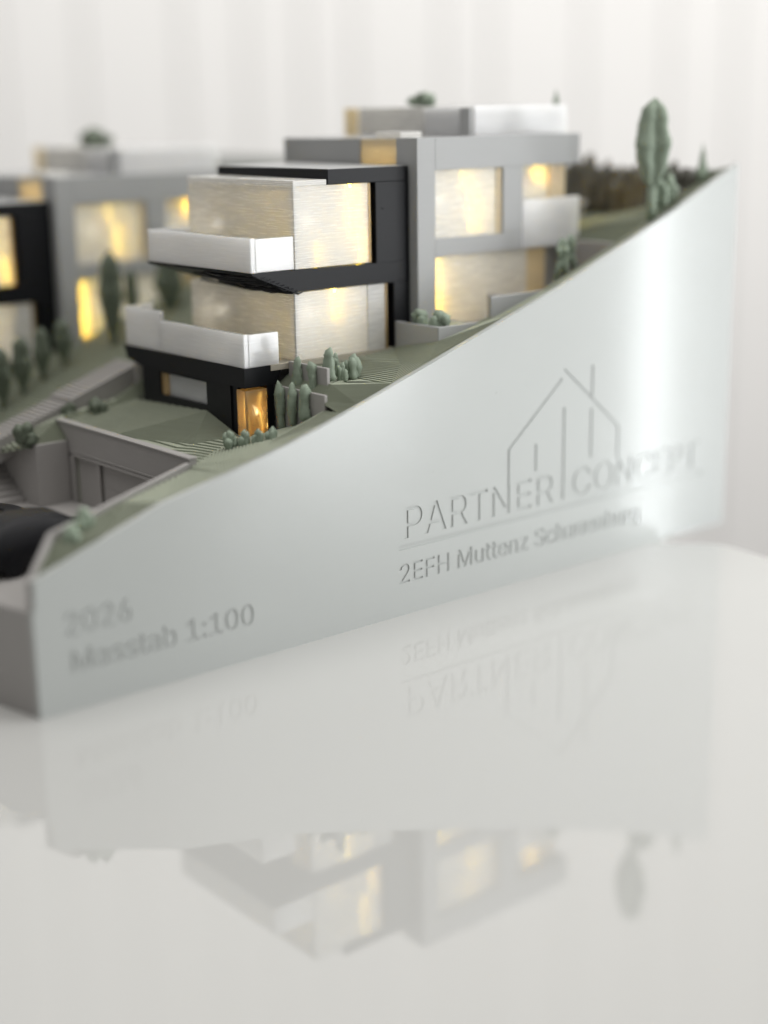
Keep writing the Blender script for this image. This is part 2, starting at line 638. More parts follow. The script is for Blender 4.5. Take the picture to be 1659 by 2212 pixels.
# strip past planter and courtyard
stepped(ter, edge([15.4, 17.25, 18.4, 19.49, 20.05]) + [(15.4, 1.3, 8.28), (17.6, 1.22, 8.76), (20.05, 1.22, 9.50)], H)
stepped(ter, edge([20.03, 21.5, 23.42]) + [(20.03, 1.15, 9.56), (21.5, 1.1, 10.05), (23.42, 1.05, 10.85)], H)
# upper garden
stepped(ter, edge([23.4, 24.5, 25.64, 27.2, 28.6]) + [(23.4, 1.0, 10.86), (23.4, 6.5, 10.86), (25.2, 1.1, 11.55), (26.8, 1.2, 12.2), (28.4, 0.9, 13.0), (27.0, 3.2, 11.75),
        (28.4, 3.0, 11.9), (28.4, 4.4, 11.5), (28.4, 9, 11.4), (24.2, 12, 10.9)], H)
# slope between the two houses and under the far one
stepped(ter, [(5.42, 10.05, 5.02), (6.6, 10.0, 5.02), (6.75, 10.7, 5.6), (9.4, 10.7, 6.0), (12, 10.7, 7.6), (16, 10.5, 8.6), (24, 10.5, 11.2),
              (5.4, 12.2, 4.85), (8, 12.2, 5.55), (11, 12.3, 6.7), (3.4, 14.5, 4.0), (11.5, 17.6, 7.0), (4, 18, 4.3), (15, 17, 8.2), (24, 17, 11.2),
              (2, 33.8, 3.6), (12, 33.8, 7.2), (28.4, 33.8, 12.5), (28.4, 12, 12.0), (3.2, 26, 4.0)], 0.06)
struct('terrain', ter, M['green'])

# dark fill under the terrain so that no edge is paper thin
struct('terrain_core', MB().box(6.75, 28.5, 3.3, 10.0, 2.93, 5.3), M['green'])
court = MB()
court.box(16.0, 23.45, 1.18, 10.4, 8.2, 8.45)
struct('courtyard_paving', court, M['warmgrey'])
struct('driveway', MB().prism([(0.02, 0.25, 2.925), (6.7, 0.25, 2.925), (6.7, 33.6, 2.925), (FX(33.6) + .03, 33.6, 2.925)],
                              [(0.02, 0.25, 2.94), (6.7, 0.25, 2.94), (6.7, 33.6, 2.94), (FX(33.6) + .03, 33.6, 2.94)]), M['warmgrey'])


# ---------------------------------------------------------------- house
def build_house():
    h = thing('house', (12.5, 6.5, 5.7), '', 'house')
    K, G, CL, FR, AM = M['black'], M['grey'], M['clear'], M['frost'], M['amber']
    yf = 3.45

    def shell(x0, x1, y0, y1, z0, z1, t=0.12, top=True):
        """open-bottomed printed box with real wall thickness"""
        mb = MB()
        o = [(x0, y0), (x1, y0), (x1, y1), (x0, y1)]
        i = [(x0 + t, y0 + t), (x1 - t, y0 + t), (x1 - t, y1 - t), (x0 + t, y1 - t)]
        for k in range(4):
            j = (k + 1) % 4
            mb.face([(*o[k], z0), (*o[j], z0), (*o[j], z1), (*o[k], z1)])
            mb.face([(*i[j], z0), (*i[k], z0), (*i[k], z1 - t), (*i[j], z1 - t)])
            mb.face([(*i[k], z0), (*i[j], z0), (*o[j], z0), (*o[k], z0)])
        mb.face([(*p, z1) for p in o])
        mb.face([(*p, z1 - t) for p in reversed(i)])
        return mb

    # --- upper floor
    up = obj('upper_glass_box', shell(11.40, 14.42, yf, 9.38, 10.74, 13.255), CL, h, bevel=0.02)
    obj('rim', MB().box(11.40, 12.70, yf, 9.38, 13.257, 13.43), CL, up, bevel=0.02)
    obj('corner_rib', MB().box(11.37, 11.47, yf - 0.03, yf + 0.08, 10.74, 13.40), CL, up, bevel=0.02)
    obj('end_rib', MB().box(14.36, 14.45, yf - 0.02, yf + 0.3, 10.74, 13.25), M['amber'], up, bevel=0.015)
    # roof of the dark part
    rf = obj('roof', MB().box(12.73, 16.06, yf - 0.02, 9.53, 13.26, 13.72), K, h, bevel=0.025)
    obj('roof_sheen', MB().box(12.80, 16.0, yf + 0.05, 9.46, 13.722, 13.735), M['grey'], rf)  # grey sheet: light grazing the black roof top, put in as colour
    # frame column, slab with tapered underside, lower column
    obj('upper_column', MB().box(14.66, 16.06, yf - 0.02, 9.4, 10.68, 13.258), K, h, bevel=0.02)
    obj('column_reveal', MB().box(14.43, 14.655, yf + 0.28, 9.3, 10.68, 13.255), K, h)
    sl = MB()
    y0, y1 = yf - 0.02, 9.42
    top = [(9.72, y0, 10.74), (16.06, y0, 10.68), (16.06, y1, 10.68), (9.72, y1, 10.74)]
    bot = [(11.36, y0, 10.06), (16.06, y0, 10.02), (16.06, y1, 10.02), (11.36, y1 - 1.1, 10.10)]
    low = [(9.76, y0, 10.66), (9.76, y1, 10.66)]
    sl.face(top)
    sl.face(list(reversed(bot)))
    sl.face([top[0], low[0], bot[0], bot[1], top[1]])
    sl.face([top[1], bot[1], bot[2], top[2]])
    sl.face([top[2], bot[2], bot[3], low[1], top[3]])
    sl.face([top[3], low[1], low[0], top[0]])
    sl.face([low[0], low[1], bot[3], bot[0]])
    slab = obj('balcony_slab', sl, K, h)
    # sagging print strands on the unsupported underside
    r3 = random.Random(11)
    for k in range(13):
        f = k / 12
        xa = 9.85 + 1.45 * f
        za = 10.62 - 0.58 * f
        st = MB()
        pts = []
        ln = 0.7 + r3.random() * 4.6
        for q in range(9):
            t = q / 8
            pts.append((xa + 0.10 * math.sin(3 * t + k), yf + 0.0 + ln * t, za - 0.012 - 0.10 * math.sin(math.pi * t) * (0.4 + r3.random() * .6)))
        st.tube(pts, 0.035 + 0.012 * r3.random(), 6)
        obj('sagging_strand', st, K, slab, smooth=True)
    for k in range(9):
        f = k / 8
        xa = 9.9 + 1.4 * f
        za = 10.60 - 0.56 * f
        st = MB()
        pts = [(xa - .18, yf - .035, za + .075), (xa, yf - .05, za - .0), (xa + .14, yf - .045, za - .055), (xa + .34, yf - .03, za - .06 + .05)]
        st.tube(pts, [0.018, 0.03, 0.028, 0.01], 5)
        obj('sagging_strand', st, K, slab, smooth=True)
    lp = MB()
    lp.tube([(10.62, yf - .02, 10.30), (10.75, yf - .05, 10.20), (10.92, yf - .06, 10.13), (11.06, yf - .05, 10.14), (11.10, yf - .03, 10.20), (11.02, yf, 10.24)], 0.014, 5)
    obj('loose_strand', lp, K, slab, smooth=True)
    for (x, z, r) in ((14.95, 12.42, 0.03), (15.98, 12.75, 0.025), (15.62, 10.12, 0.03)):
        speck(x, yf - 0.02, z, r, K, slab)
    # balcony parapet, three sides of frosted print
    pr = MB()
    pr.box(9.72, 9.90, yf, 9.32, 10.745, 11.79)
    pr.box(9.90, 11.36, yf, yf + 0.16, 10.745, 11.76)
    pr.box(9.90, 11.36, 9.16, 9.32, 10.745, 11.79)
    obj('balcony_parapet', pr, FR, h, bevel=0.02)

    # --- middle floor
    mid = obj('middle_glass_box', shell(11.35, 14.25, yf, 9.38, 7.88, 10.02), CL, h, bevel=0.02)
    obj('corner_rib', MB().box(11.32, 11.42, yf - 0.03, yf + 0.08, 7.88, 10.02), CL, mid, bevel=0.02)
    obj('side_pane', MB().box(14.30, 15.02, yf + 0.02, yf + 0.14, 7.84, 10.015), CL, mid, bevel=0.015)
    obj('end_rib', MB().box(15.03, 15.11, yf - 0.01, yf + 0.25, 7.82, 10.015), M['amber'], mid, bevel=0.015)
    obj('column_reveal', MB().box(15.12, 15.37, yf + 0.25, 9.3, 7.7, 10.015), K, h)
    obj('lower_column', MB().box(15.38, 16.06, yf - 0.02, 9.4, 7.7, 10.015), K, h, bevel=0.02)
    obj('terrace_deck', MB().box(10.3, 15.3, yf - 0.06, 9.6, 7.70, 7.875), M['deck'], h)

    # --- lower floor: black fascia and body, frosted parapet, windows
    lo = MB()
    lo.box(9.34, 9.52, yf, 8.23, 7.875, 8.91)
    lo.box(9.34, 9.52, 8.232, 10.45, 7.875, 9.20)
    lo.box(9.52, 10.66, yf, yf + 0.16, 7.875, 8.89)
    lo.box(9.52, 10.4, 10.29, 10.45, 7.875, 9.20)
    obj('terrace_parapet', lo, FR, h, bevel=0.02)
    fa = MB()
    fa.ext_x([(yf - 0.02, 7.26), (yf - 0.02, 7.87), (10.58, 7.87), (10.4, 7.45), (9.5, 7.26)], 9.32, 10.42)
    fa.prism([(10.42, yf - .02, 7.26), (10.48, yf - .02, 7.26), (10.48, 9.5, 7.26), (10.42, 9.5, 7.26)],
             [(10.42, yf - .02, 7.87), (10.82, yf - .02, 7.87), (10.82, 9.5, 7.87), (10.42, 9.5, 7.87)])
    obj('fascia', fa, K, h)
    bw = MB()
    bw.box(9.36, 9.5, 4.30, 5.65, 5.4, 7.258)
    bw.box(9.36, 9.5, 8.42, 9.50, 5.4, 7.258)
    bw.box(9.36, 9.5, 5.65, 8.42, 5.4, 6.43)
    bw.box(9.36, 9.5, 5.65, 8.42, 7.18, 7.258)
    bw.box(9.60, 10.4, 3.97, 9.5, 5.4, 7.25)
    bw.box(9.42, 9.56, 3.97, 4.30, 5.4, 7.255)
    bw.box(10.16, 10.42, yf, 3.96, 5.4, 7.255)
    obj('lower_wall', bw, K, h)
    w = obj('strip_window', MB().box(9.47, 9.55, 5.65, 8.42, 6.43, 7.18), FR, h)
    obj('glowing_edge', MB().box(9.42, 9.466, 8.02, 8.41, 6.435, 7.175), AM, w)
    ab = obj('corner_window', shell(9.36, 10.15, yf, 3.96, 5.50, 7.17, t=0.07), AM, h, bevel=0.012)
    obj('mullion', MB().box(9.33, 9.40, yf - 0.03, yf + 0.04, 5.5, 7.16), AM, ab, bevel=0.01)

    # --- grey part
    gy, gx0, gx1 = 3.05, 16.11, 23.78
    d = 0.55

    def gbox(name, *a, **k):
        return obj(name, MB().box(*a), G, h, bevel=0.02)
    # front wall as pieces round the openings (each butts on the next)
    gbox('corner_pier', gx0, 16.90, gy, 4.09, 7.9, 14.60)
    gbox('top_band', 16.902, gx1, gy, gy + d, 13.55, 14.598)
    gbox('floor_band', 16.902, 20.95, gy, gy + d, 10.74, 11.34)
    gbox('window_pier', 20.0, 20.95, gy, gy + d, 11.342, 13.548)
    obj('loggia_parapet', MB().box(20.953, gx1 + 0.02, gy, gy + 0.3, 10.742, 12.42), M['frost'], h, bevel=0.02)  # same print as the grey walls; its highlight is put in as white frosting
    gbox('loggia_floor', 20.96, gx1 - 0.1, gy + 0.302, 9.8, 10.70, 11.0)
    gbox('far_pier', 22.4, gx1, gy + 0.5, 4.5, 8.4, 10.69)
    gbox('return_wall', gx0 + 0.02, 16.3, 6.0, 10.27, 7.9, 14.57)
    gbox('roof_deck', 16.32, gx1 - 0.02, gy + d + 0.01, 10.2, 14.30, 14.56)
    gbox('rear_wall', 16.32, gx1 - 0.02, 9.9, 10.2, 8.0, 14.295)
    gbox('end_wall', gx1 - 0.32, gx1 - 0.02, 4.6, 9.89, 11.01, 14.295)
    # windows
    wa = obj('upper_window', MB().box(16.90, 19.995, gy + 0.14, gy + 0.26, 11.342, 13.548), CL, h)
    obj('window_edge', MB().box(19.80, 19.99, gy + 0.08, gy + 0.138, 11.36, 13.53), M['tint'], wa)
    wb = obj('loggia_window', MB().box(20.96, 23.4, gy + 0.42, gy + 0.54, 11.01, 13.545), CL, h)
    obj('window_edge', MB().box(22.6, 23.42, gy + 0.36, gy + 0.418, 11.02, 13.54), M['tint'], wb)
    wc = obj('terrace_window', MB().box(16.90, 21.3, gy + 0.14, gy + 0.26, 8.46, 10.735), CL, h)
    obj('window_edge', MB().box(21.31, 22.38, gy + 0.30, gy + 0.42, 8.46, 10.70), M['tint'], wc)
    obj('stair_window', MB().box(16.20, 16.30, 4.10, 5.99, 13.74, 14.55), M['tint'], h)
    obj('roof_light', MB().box(16.35, 17.3, 4.15, 5.4, 14.562, 14.78), CL, h, bevel=0.03)
    # attic on the roof
    at = obj('attic_box', shell(19.55, 24.1, 4.0, 10.0, 14.565, 15.56), FR, h, bevel=0.03)
    obj('attic_wall', MB().box(19.40, 19.54, 4.6, 6.4, 14.565, 15.50), FR, at)
    obj('attic_post', MB().box(19.38, 19.54, 4.05, 4.55, 14.565, 15.50), G, at)
    obj('attic_window', MB().box(19.40, 19.54, 6.5, 10.0, 14.565, 15.55), CL, at)
    obj('attic_pane', MB().box(19.42, 19.54, 10.2, 10.9, 14.3, 15.55), M['tint'], at)

    # --- lamps that glow inside the boxes
    def led(name, x, y, z0, z1, r=0.045, mat='led'):
        mb = MB().tube([(x + 0.05 * math.sin(9 * z), y, z0 + (z1 - z0) * i / 4) for i, z in enumerate([0, .2, .4, .6, .8])], r, 6)
        obj(name, mb, M[mat], h)
    led('led_strip', 13.72, 3.72, 11.7, 13.2, 0.05)
    led('led_strip', 14.12, 3.70, 10.8, 11.7, 0.045)
    led('led_strip', 12.45, 3.80, 10.85, 11.5, 0.025)
    led('led_strip', 13.02, 3.75, 9.0, 9.98, 0.05)
    led('led_strip', 18.55, 3.60, 12.9, 13.45, 0.045)
    led('led_strip', 18.90, 3.62, 11.5, 12.7, 0.06)
    led('led_strip', 17.05, 3.50, 8.5, 10.6, 0.10)
    led('led_strip', 22.3, 3.85, 13.0, 13.45, 0.13)
    led('led_strip', 9.62, 3.85, 5.6, 7.0, 0.014, 'ledsoft')
    led('led_strip', 10.04, 3.7, 5.6, 7.0, 0.014, 'ledsoft')
    point('led_glow', (13.2, 5.2, 12.0), 0.00449, h)
    point('led_glow', (12.1, 8.6, 11.8), 0.00224, h)
    point('led_glow', (12.9, 5.0, 9.1), 0.00411, h)
    point('led_glow', (12.0, 8.4, 9.0), 0.00187, h)
    point('led_glow', (18.4, 4.6, 12.4), 0.00374, h)
    point('led_glow', (18.6, 4.6, 9.5), 0.00449, h)
    point('led_glow', (22.0, 4.9, 12.6), 0.00262, h)
    point('led_glow', (17.2, 5.0, 14.1), 0.00112, h)
    point('led_glow', (20.6, 8.6, 15.0), 0.00224, h)
    point('led_glow', (9.9, 3.72, 6.4), 0.00044, h, r=0.05)
    return h


house = build_house()
house['label'] = 'near house of the model with black frame, lit translucent boxes and grey rear block'
house['group'] = 'printed model houses'
D2 = Vector((-5.33, 14.46, -1.39))
house2 = copy_tree(house)
house2['o'] = tuple(Vector(house['o']) + D2)
house2.location = house.location + D2 * U
house2['label'] = 'blurred far house of the model at the left edge, beyond the outdoor stairs'

for c in house2.children:
    if c.type == 'LIGHT':
        c.data = c.data.copy()
        c.data.energy *= 2.4

# ---------------------------------------------------------------- garage, walls, stairs
g = thing('garage', (6.6, 6.2, 2.94), 'grey sunken garage front with a recessed door beside the driveway', 'garage')
gw = MB()
gw.box(6.6, 6.85, 2.55, 4.9, 2.94, 4.54)
gw.box(6.6, 6.85, 9.62, 9.9, 2.94, 4.54)
gw.prism([(6.6, 2.55, 4.542), (6.85, 2.55, 4.542), (6.85, 9.62, 4.542), (6.6, 9.62, 4.542)], [(6.6, 2.55, 4.60), (6.85, 2.55, 4.60), (6.85, 9.62, 4.60), (6.6, 9.62, 4.60)])
gw.ext_x([(2.5, 4.602), (9.9, 4.602), (9.9, 5.0), (10.66, 5.62), (2.5, 5.60)], 6.6, 6.85)
obj('wall', gw, M['warmgrey'], g, bevel=0.012)
obj('lintel', MB().box(6.57, 6.598, 2.6, 9.6, 4.55, 4.63), M['warmgrey'], g)
obj('lintel', MB().box(6.575, 6.598, 2.6, 9.6, 4.69, 4.74), M['warmgrey'], g)
obj('capping', MB().box(6.56, 6.87, 2.48, 10.66, 5.605, 5.66), M['warmgrey'], g, bevel=0.015)
dr = obj('door', MB().box(6.74, 6.80, 4.9, 8.0, 2.95, 4.535), M['warmgrey'], g)
obj('groove', MB().box(6.73, 6.738, 4.9, 8.0, 3.78, 3.80), M['warmgrey'], dr)
obj('side_panel', MB().box(6.70, 6.80, 8.05, 9.45, 2.95, 4.535), M['warmgrey'], g)
obj('jamb', MB().box(6.62, 6.68, 7.98, 8.2, 2.95, 4.535), M['warmgrey'], g)

def wall_thing(name, mb, label, mat='warmgrey', bevel=0.02, cat='wall', group=None, org=(0, 0, 0)):
    o = obj(name, mb, M[mat], bevel=bevel, org=org)
    return tag(o, label, cat, group)

# oblique parapet of the driveway, rising from the plate corner
pw = MB()
def oblique(p, q, th, zb):
    d = (Vector(q) - Vector(p)); n = Vector((-d.y, d.x, 0)).normalized() * th
    a, b = Vector(p), Vector(q)
    pw.prism([(a.x, a.y, zb), (b.x, b.y, zb), (b.x + n.x, b.y + n.y, zb), (a.x + n.x, a.y + n.y, zb)],
             [a, b, b + n, a + n])
oblique((0.08, 0.12, 3.80), (1.15, 0.82, 4.76), 0.16, 2.94)
oblique((1.15, 0.822, 4.76), (6.58, 2.46, 5.52), 0.16, 2.94)
wall_thing('parapet', pw, 'pale grey parapet wall climbing from the plate corner along the driveway', bevel=0.012)
sw = MB()
sw.box(5.42, 6.59, 9.92, 10.1, 2.94, 5.03)
wall_thing('retaining_wall', sw, 'short dark retaining wall beside the garage door, facing the driveway', bevel=0.012)
sw = MB()
sw.box(5.42, 5.6, 10.11, 15.5, 2.94, 5.02)
wall_thing('retaining_wall', sw, 'long pale retaining wall beside the entrance steps at the left', bevel=0.012)

st = thing('staircase', (4.2, 11, 2.94), 'dark grey entrance steps climbing beside the wall at the left edge', 'steps')
for k in range(10):
    obj('step', MB().box(2.6, 5.40, 10.95 + 0.27 * k, 14.2, 2.94 + 0.165 * k + 0.001, 2.94 + 0.165 * (k + 1)), M['warmgrey'], st, bevel=0.008)

st = thing('garden_stairs', (7.0, 11.5, 5.2), 'blurred pale garden stairs climbing the green slope between the houses', 'steps')
for k in range(30):
    x = 4.7 + 0.185 * k
    z = 5.00 + 0.064 * k + (0.1 if k > 14 else 0)
    obj('step', MB().box(x, x + 0.185, 11.4, 12.7, z - 0.7, z + 0.05), M['warmgrey'], st)
obj('string_wall', MB().ext_y([(7.5, 5.2), (10.2, 6.0), (10.2, 7.05), (7.5, 6.1)], 11.22, 11.38), M['warmgrey'], st)
obj('landing_wall', MB().box(10.0, 10.2, 10.9, 11.2, 5.8, 7.2), M['warmgrey'], st)

# planter, courtyard walls
pl = thing('planter', (16, 2, 8.2), 'grey planter box at the foot of the black column, holding two shrubs', 'planter')
b_ = MB()
b_.box(15.40, 15.55, 1.26, 3.42, 7.5, 8.74)
b_.box(15.55, 17.7, 1.26, 1.40, 7.5, 8.74)
b_.box(15.55, 17.7, 2.88, 3.02, 7.5, 8.6)
obj('box', b_, M['grey'], pl, bevel=0.02)
obj('soil', MB().box(15.555, 17.7, 1.405, 2.875, 8.3, 8.56), M['green'], pl)
wall_thing('courtyard_wall', MB().box(17.66, 20.3, 1.20, 1.34, 8.3, 9.52), 'light grey garden wall standing alone right of the planter', 'grey')
wall_thing('courtyard_wall', MB().box(19.1, 19.25, 1.345, 2.9, 8.3, 9.35), 'low grey cross wall in front of the amber terrace window', 'warmgrey')
wall_thing('courtyard_wall', MB().box(23.3, 23.5, 1.1, 10.4, 8.2, 10.9), 'shaded end wall of the sunken courtyard below the lawn', 'warmgrey')
wall_thing('courtyard_wall', MB().ext_y([(20.0, 8.2), (23.45, 8.2), (23.45, 10.80), (20.0, 9.48)], 1.12, 1.2), 'sloping inner courtyard wall under the green strip', 'warmgrey', bevel=0)
wall_thing('back_wall', MB().box(28.3, 28.5, 0.9, 12.0, 11.0, 13.15), 'long shaded retaining wall closing the upper lawn at the right', 'hedge')  # dark hedge colour puts the shade of this face into the material
pg = thing('pergola', (25.2, 5.0, 10.9), 'small pale garden pergola beside the end of the grey block', 'pergola')
obj('top', MB().box(24.5, 25.9, 4.6, 5.9, 11.95, 12.10), M['warmgrey'], pg, bevel=0.02)
for (x, y) in ((24.6, 4.7), (25.7, 4.7), (24.6, 5.7), (25.7, 5.7)):
    obj('post', MB().box(x, x + 0.12, y, y + 0.12, 10.9, 11.948), M['warmgrey'], pg)

# two garden walls stepping up beside the corner window
wa_ = MB()
wa_.box(10.50, 10.62, 0.98, 3.55, 5.6, 7.22)
wall_thing('garden_wall', wa_, 'lower pale garden wall with three narrow shrubs against it, beside the corner window', 'warmgrey', bevel=0.025)
wb_ = MB()
wb_.box(10.98, 11.10, 1.45, 3.40, 6.9, 7.93)
wall_thing('garden_wall', wb_, 'upper small garden wall with two shrubs, behind the lower one', 'warmgrey', bevel=0.025)

# ---------------------------------------------------------------- plants
def lumpy(mb, x, y, z0, hgt, w, seed, vanes=0, k=14, n=12, prof=None, squash=1.0, rot=0.0, jit=0.22):
    """printed shrub: stacked irregular rings; with vanes the section is a rounded star"""
    r4 = random.Random(seed)
    rings = []
    for i in range(n + 1):
        t = i / n
        if prof:
            rr = prof(t)
        else:
            rr = (0.62 + 0.38 * math.sin(math.pi * min(1, t * 1.15))) * (1 if t < 0.86 else max(0.25, 1 - (t - 0.86) / 0.14 * 0.75))
        rr *= w / 2 * (1 - jit / 2 + jit * r4.random())
        ring = []
        ox, oy = 0.04 * w * (r4.random() - .5), 0.04 * w * (r4.random() - .5)
        for q in range(k):
            a = 2 * math.pi * q / k
            f = 1.0
            if vanes:
                f = 0.52 + 0.48 * abs(math.cos(a * vanes / 2)) ** 1.3
            f *= 1 + 0.16 * noise.noise((math.cos(a) * 1.7 + seed, math.sin(a) * 1.7, t * 4.5))
            ring.append((x + ox + rr * f * math.cos(a + rot), y + oy + rr * f * math.sin(a + rot) * squash, z0 + hgt * t))
        rings.append(ring)
    mb.ring(rings)


def column(mb, x, y, z0, hgt, r, seed, k=11):
    """one upright printed lump: uneven rings that bulge and pinch, blunt sloping top"""
    r5 = random.Random(seed)
    n = max(6, int(hgt / 0.09))
    ph = r5.random() * 6.3
    rings = []
    for i in range(n + 1):
        t = i / n
        rr = r * (0.86 + 0.20 * math.sin(t * 5.1 + ph) * (1 - 0.4 * t) + 0.10 * (r5.random() - .5) + (0.07 if i % 2 else -0.03))
        if t > 0.78:
            rr *= max(0.42, 1 - ((t - 0.78) / 0.22) ** 1.6 * 0.58)
        if t < 0.10:
            rr *= 0.72 + 2.8 * t
        ox = 0.10 * r * math.sin(t * 3.3 + ph * 2)
        oy = 0.10 * r * math.cos(t * 2.7 + ph)
        ring = []
        for q in range(k):
            a = 2 * math.pi * q / k
            f = 1 + 0.46 * noise.noise((math.cos(a) * 1.9 + seed * 3.1, math.sin(a) * 1.5, t * 2.6 + seed))
            f += 0.20 * noise.noise((math.cos(a) * 4 + seed, math.sin(a) * 4, t * 9))
            dz = 0.05 * hgt * math.cos(a + ph) * (t > 0.9)
            ring.append((x + ox + rr * f * math.cos(a), y + oy + rr * f * math.sin(a), z0 + hgt * t + dz))
        rings.append(ring)
    mb.ring(rings)


def shrub(x, y, z, hgt, w, label, seed, mat='sage', name='shrub', cat='shrub', group=None, vanes=3, squash=1.0, stem=0.12, n=11, rot=0.4, prof=None):
    t = thing(name, (x, y, z), label, cat, group)
    sm = MB().tube([(x, y, z - 0.12), (x + 0.02, y, z + hgt * stem + 0.03)], [w * 0.26, w * 0.2], 7)
    obj('stem', sm, M[mat], t)
    mb = MB()
    if prof:
        lumpy(mb, x, y, z + hgt * stem, hgt * (1 - stem), w, seed, vanes=vanes, squash=squash, n=n, k=24, rot=rot, prof=prof)
    else:
        r6 = random.Random(seed * 13 + 1)
        z1, hh = z + hgt * stem * 0.4, hgt * (1 - stem * 0.4)
        slim = hgt / w > 2.2
        column(mb, x, y, z1, hh, w * (0.44 if slim else 0.30), seed)
        for c in range(1 if slim else 3):
            a = r6.random() * 6.3 if not c else a + 2.1 + 0.5 * r6.random()
            d = w * (0.20 if slim else 0.27)
            column(mb, x + d * math.cos(a), y + d * math.sin(a) * squash, z1, hh * (0.55 + 0.38 * r6.random()), w * (0.26 if slim else 0.25), seed + 100 * c + 7)
    o = obj('foliage', mb, M[mat], t, smooth=True)
    return t


GN = 'shrubs beside the near house'
shrub(11.33, 1.80, 7.42, 1.05, 0.46, 'tallest narrow green shrub in front of the lit middle box', 1, group=GN, vanes=5)
shrub(11.98, 2.30, 7.45, 0.72, 0.40, 'small shrub half hidden behind the three-lobed shrub group', 2, group=GN, vanes=4)
shrub(11.80, 1.72, 7.36, 0.62, 0.36, 'left small shrub of the group under the lit middle box', 3, group=GN, vanes=5)
shrub(12.28, 1.78, 7.38, 0.80, 0.56, 'wide right shrub of the group under the lit middle box', 4, group=GN, vanes=4)
shrub(10.38, 3.05, 5.75, 1.62, 0.34, 'narrow shrub on the lower garden wall nearest the amber window', 5, group=GN, vanes=5, squash=0.8)
shrub(10.38, 2.42, 6.05, 1.35, 0.34, 'middle narrow shrub of three on the lower garden wall', 6, group=GN, vanes=5)
shrub(10.38, 1.80, 6.32, 1.12, 0.46, 'widest shrub of three on the lower garden wall, nearest the plate', 7, group=GN, vanes=4)
shrub(10.86, 2.78, 7.15, 0.98, 0.36, 'left shrub in front of the upper garden wall', 8, group=GN, vanes=5)
shrub(10.86, 2.05, 7.12, 0.94, 0.40, 'right shrub in front of the upper garden wall', 9, group=GN, vanes=4)
PN = 'shrubs in the planter'
shrub(15.74, 2.55, 8.56, 0.62, 0.62, 'left shrub in the planter, close to the black column', 10, group=PN, vanes=4)
shrub(15.85, 1.72, 8.56, 0.66, 0.72, 'right shrub in the planter, spiky edged', 11, group=PN, vanes=4)
CN = 'low shrubs below the corner window'
shrub(8.20, 2.70, 5.60, 0.62, 0.46, 'leftmost low shrub below the amber corner window', 12, group=CN, vanes=4)
shrub(8.52, 2.42, 5.68, 0.56, 0.40, 'second low shrub from the left below the amber corner window', 13, group=CN, vanes=4)
shrub(8.82, 2.12, 5.75, 0.52, 0.42, 'third low shrub from the left below the amber corner window', 14, group=CN, vanes=5)
shrub(9.15, 1.85, 5.86, 0.46, 0.40, 'rightmost low shrub below the amber corner window', 15, group=CN, vanes=4)
RN = 'shrubs on the driveway parapet'
shrub(2.15, 0.95, 4.66, 0.60, 0.60, 'blurred shrub in front, topmost on the driveway parapet', 16, group=RN, vanes=4)
shrub(1.62, 0.62, 4.42, 0.55, 0.54, 'blurred shrub in front, lowest on the driveway parapet', 17, group=RN, vanes=4)
LN = 'dark bushes on the left slope'
shrub(7.30, 11.05, 5.50, 0.55, 0.62, 'round dark bush at the top end of the garage wall', 18, 'darksage', group=LN, vanes=0)
shrub(7.95, 10.25, 5.52, 0.72, 0.74, 'boxy dark bush on the lawn left of the black fascia', 19, 'darksage', group=LN, vanes=0)
shrub(5.35, 10.35, 5.02, 0.72, 0.80, 'dark bush on the retaining wall by the entrance steps', 20, 'darksage', group=LN, vanes=0)

# courtyard saplings
def sapling(x, y, z, hgt, label, seed):
    t = thing('sapling', (x, y, z), label, 'tree', 'young trees on the right slope')
    tr = MB()
    tr.tube([(x - .18, y + .1, z - .1), (x - .08, y + .05, z + hgt * .35), (x, y, z + hgt * .55)], [0.12, 0.11, 0.08], 7)
    tr.tube([(x + .22, y - .05, z - .1), (x + .10, y, z + hgt * .35), (x, y, z + hgt * .6)], [0.12, 0.11, 0.08], 7)
    obj('trunk', tr, M['sage'], t, smooth=True)
    c = MB()
    lumpy(c, x, y, z + hgt * .48, hgt * .52, hgt * 0.36, seed, vanes=4, k=20)
    obj('crown', c, M['sage'], t)
sapling(21.15, 1.35, 9.85, 1.35, 'left pale sapling with a forked trunk at the courtyard edge', 31)
sapling(22.0, 1.75, 10.0, 1.25, 'right pale sapling behind the forked one at the courtyard edge', 32)

# tall tree on the upper lawn
def tall_tree(x, y, z, hgt, w, label, seed, mat='sage', name='tree', group=None, trunk=0.24):
    t = thing(name, (x, y, z), label, 'tree', group)
    obj('trunk', MB().tube([(x, y, z - .15), (x, y, z + hgt * .12), (x, y, z + hgt * (trunk + .06))], [w * .17, w * .13, w * .13], 9), M[mat], t, smooth=True)
    def prof(s):
        a = math.sin(math.pi * min(1.0, 0.06 + s * 0.94)) ** 0.62
        return (0.30 + 0.78 * a) * (1.0 if s < .9 else max(0.32, 1 - (s - .9) / .1 * .62)) * (0.55 + 0.45 * min(1, s / .28)) + 0.05 * math.sin(s * 17)
    c = MB()
    lumpy(c, x, y, z + hgt * trunk, hgt * (1 - trunk), w, seed, vanes=4, k=32, n=24, prof=prof, rot=0.18, jit=0.05)
    obj('crown', c, M[mat], t, smooth=True)
    return t
tall_tree(24.85, 0.62, 11.75, 4.0, 1.20, 'tall sage green tree with a lobed crown on the right slope', 41, trunk=0.26)
shrub(25.45, 0.70, 11.95, 1.05, 0.55, 'pale shrub right beside the trunk of the tall tree', 42, group='shrubs on the right slope', vanes=4, stem=0.3)
shrub(26.1, 0.85, 12.2, 0.95, 0.60, 'leaning pale shrub, second to the right of the tall tree', 43, group='shrubs on the right slope', vanes=4, stem=0.2)
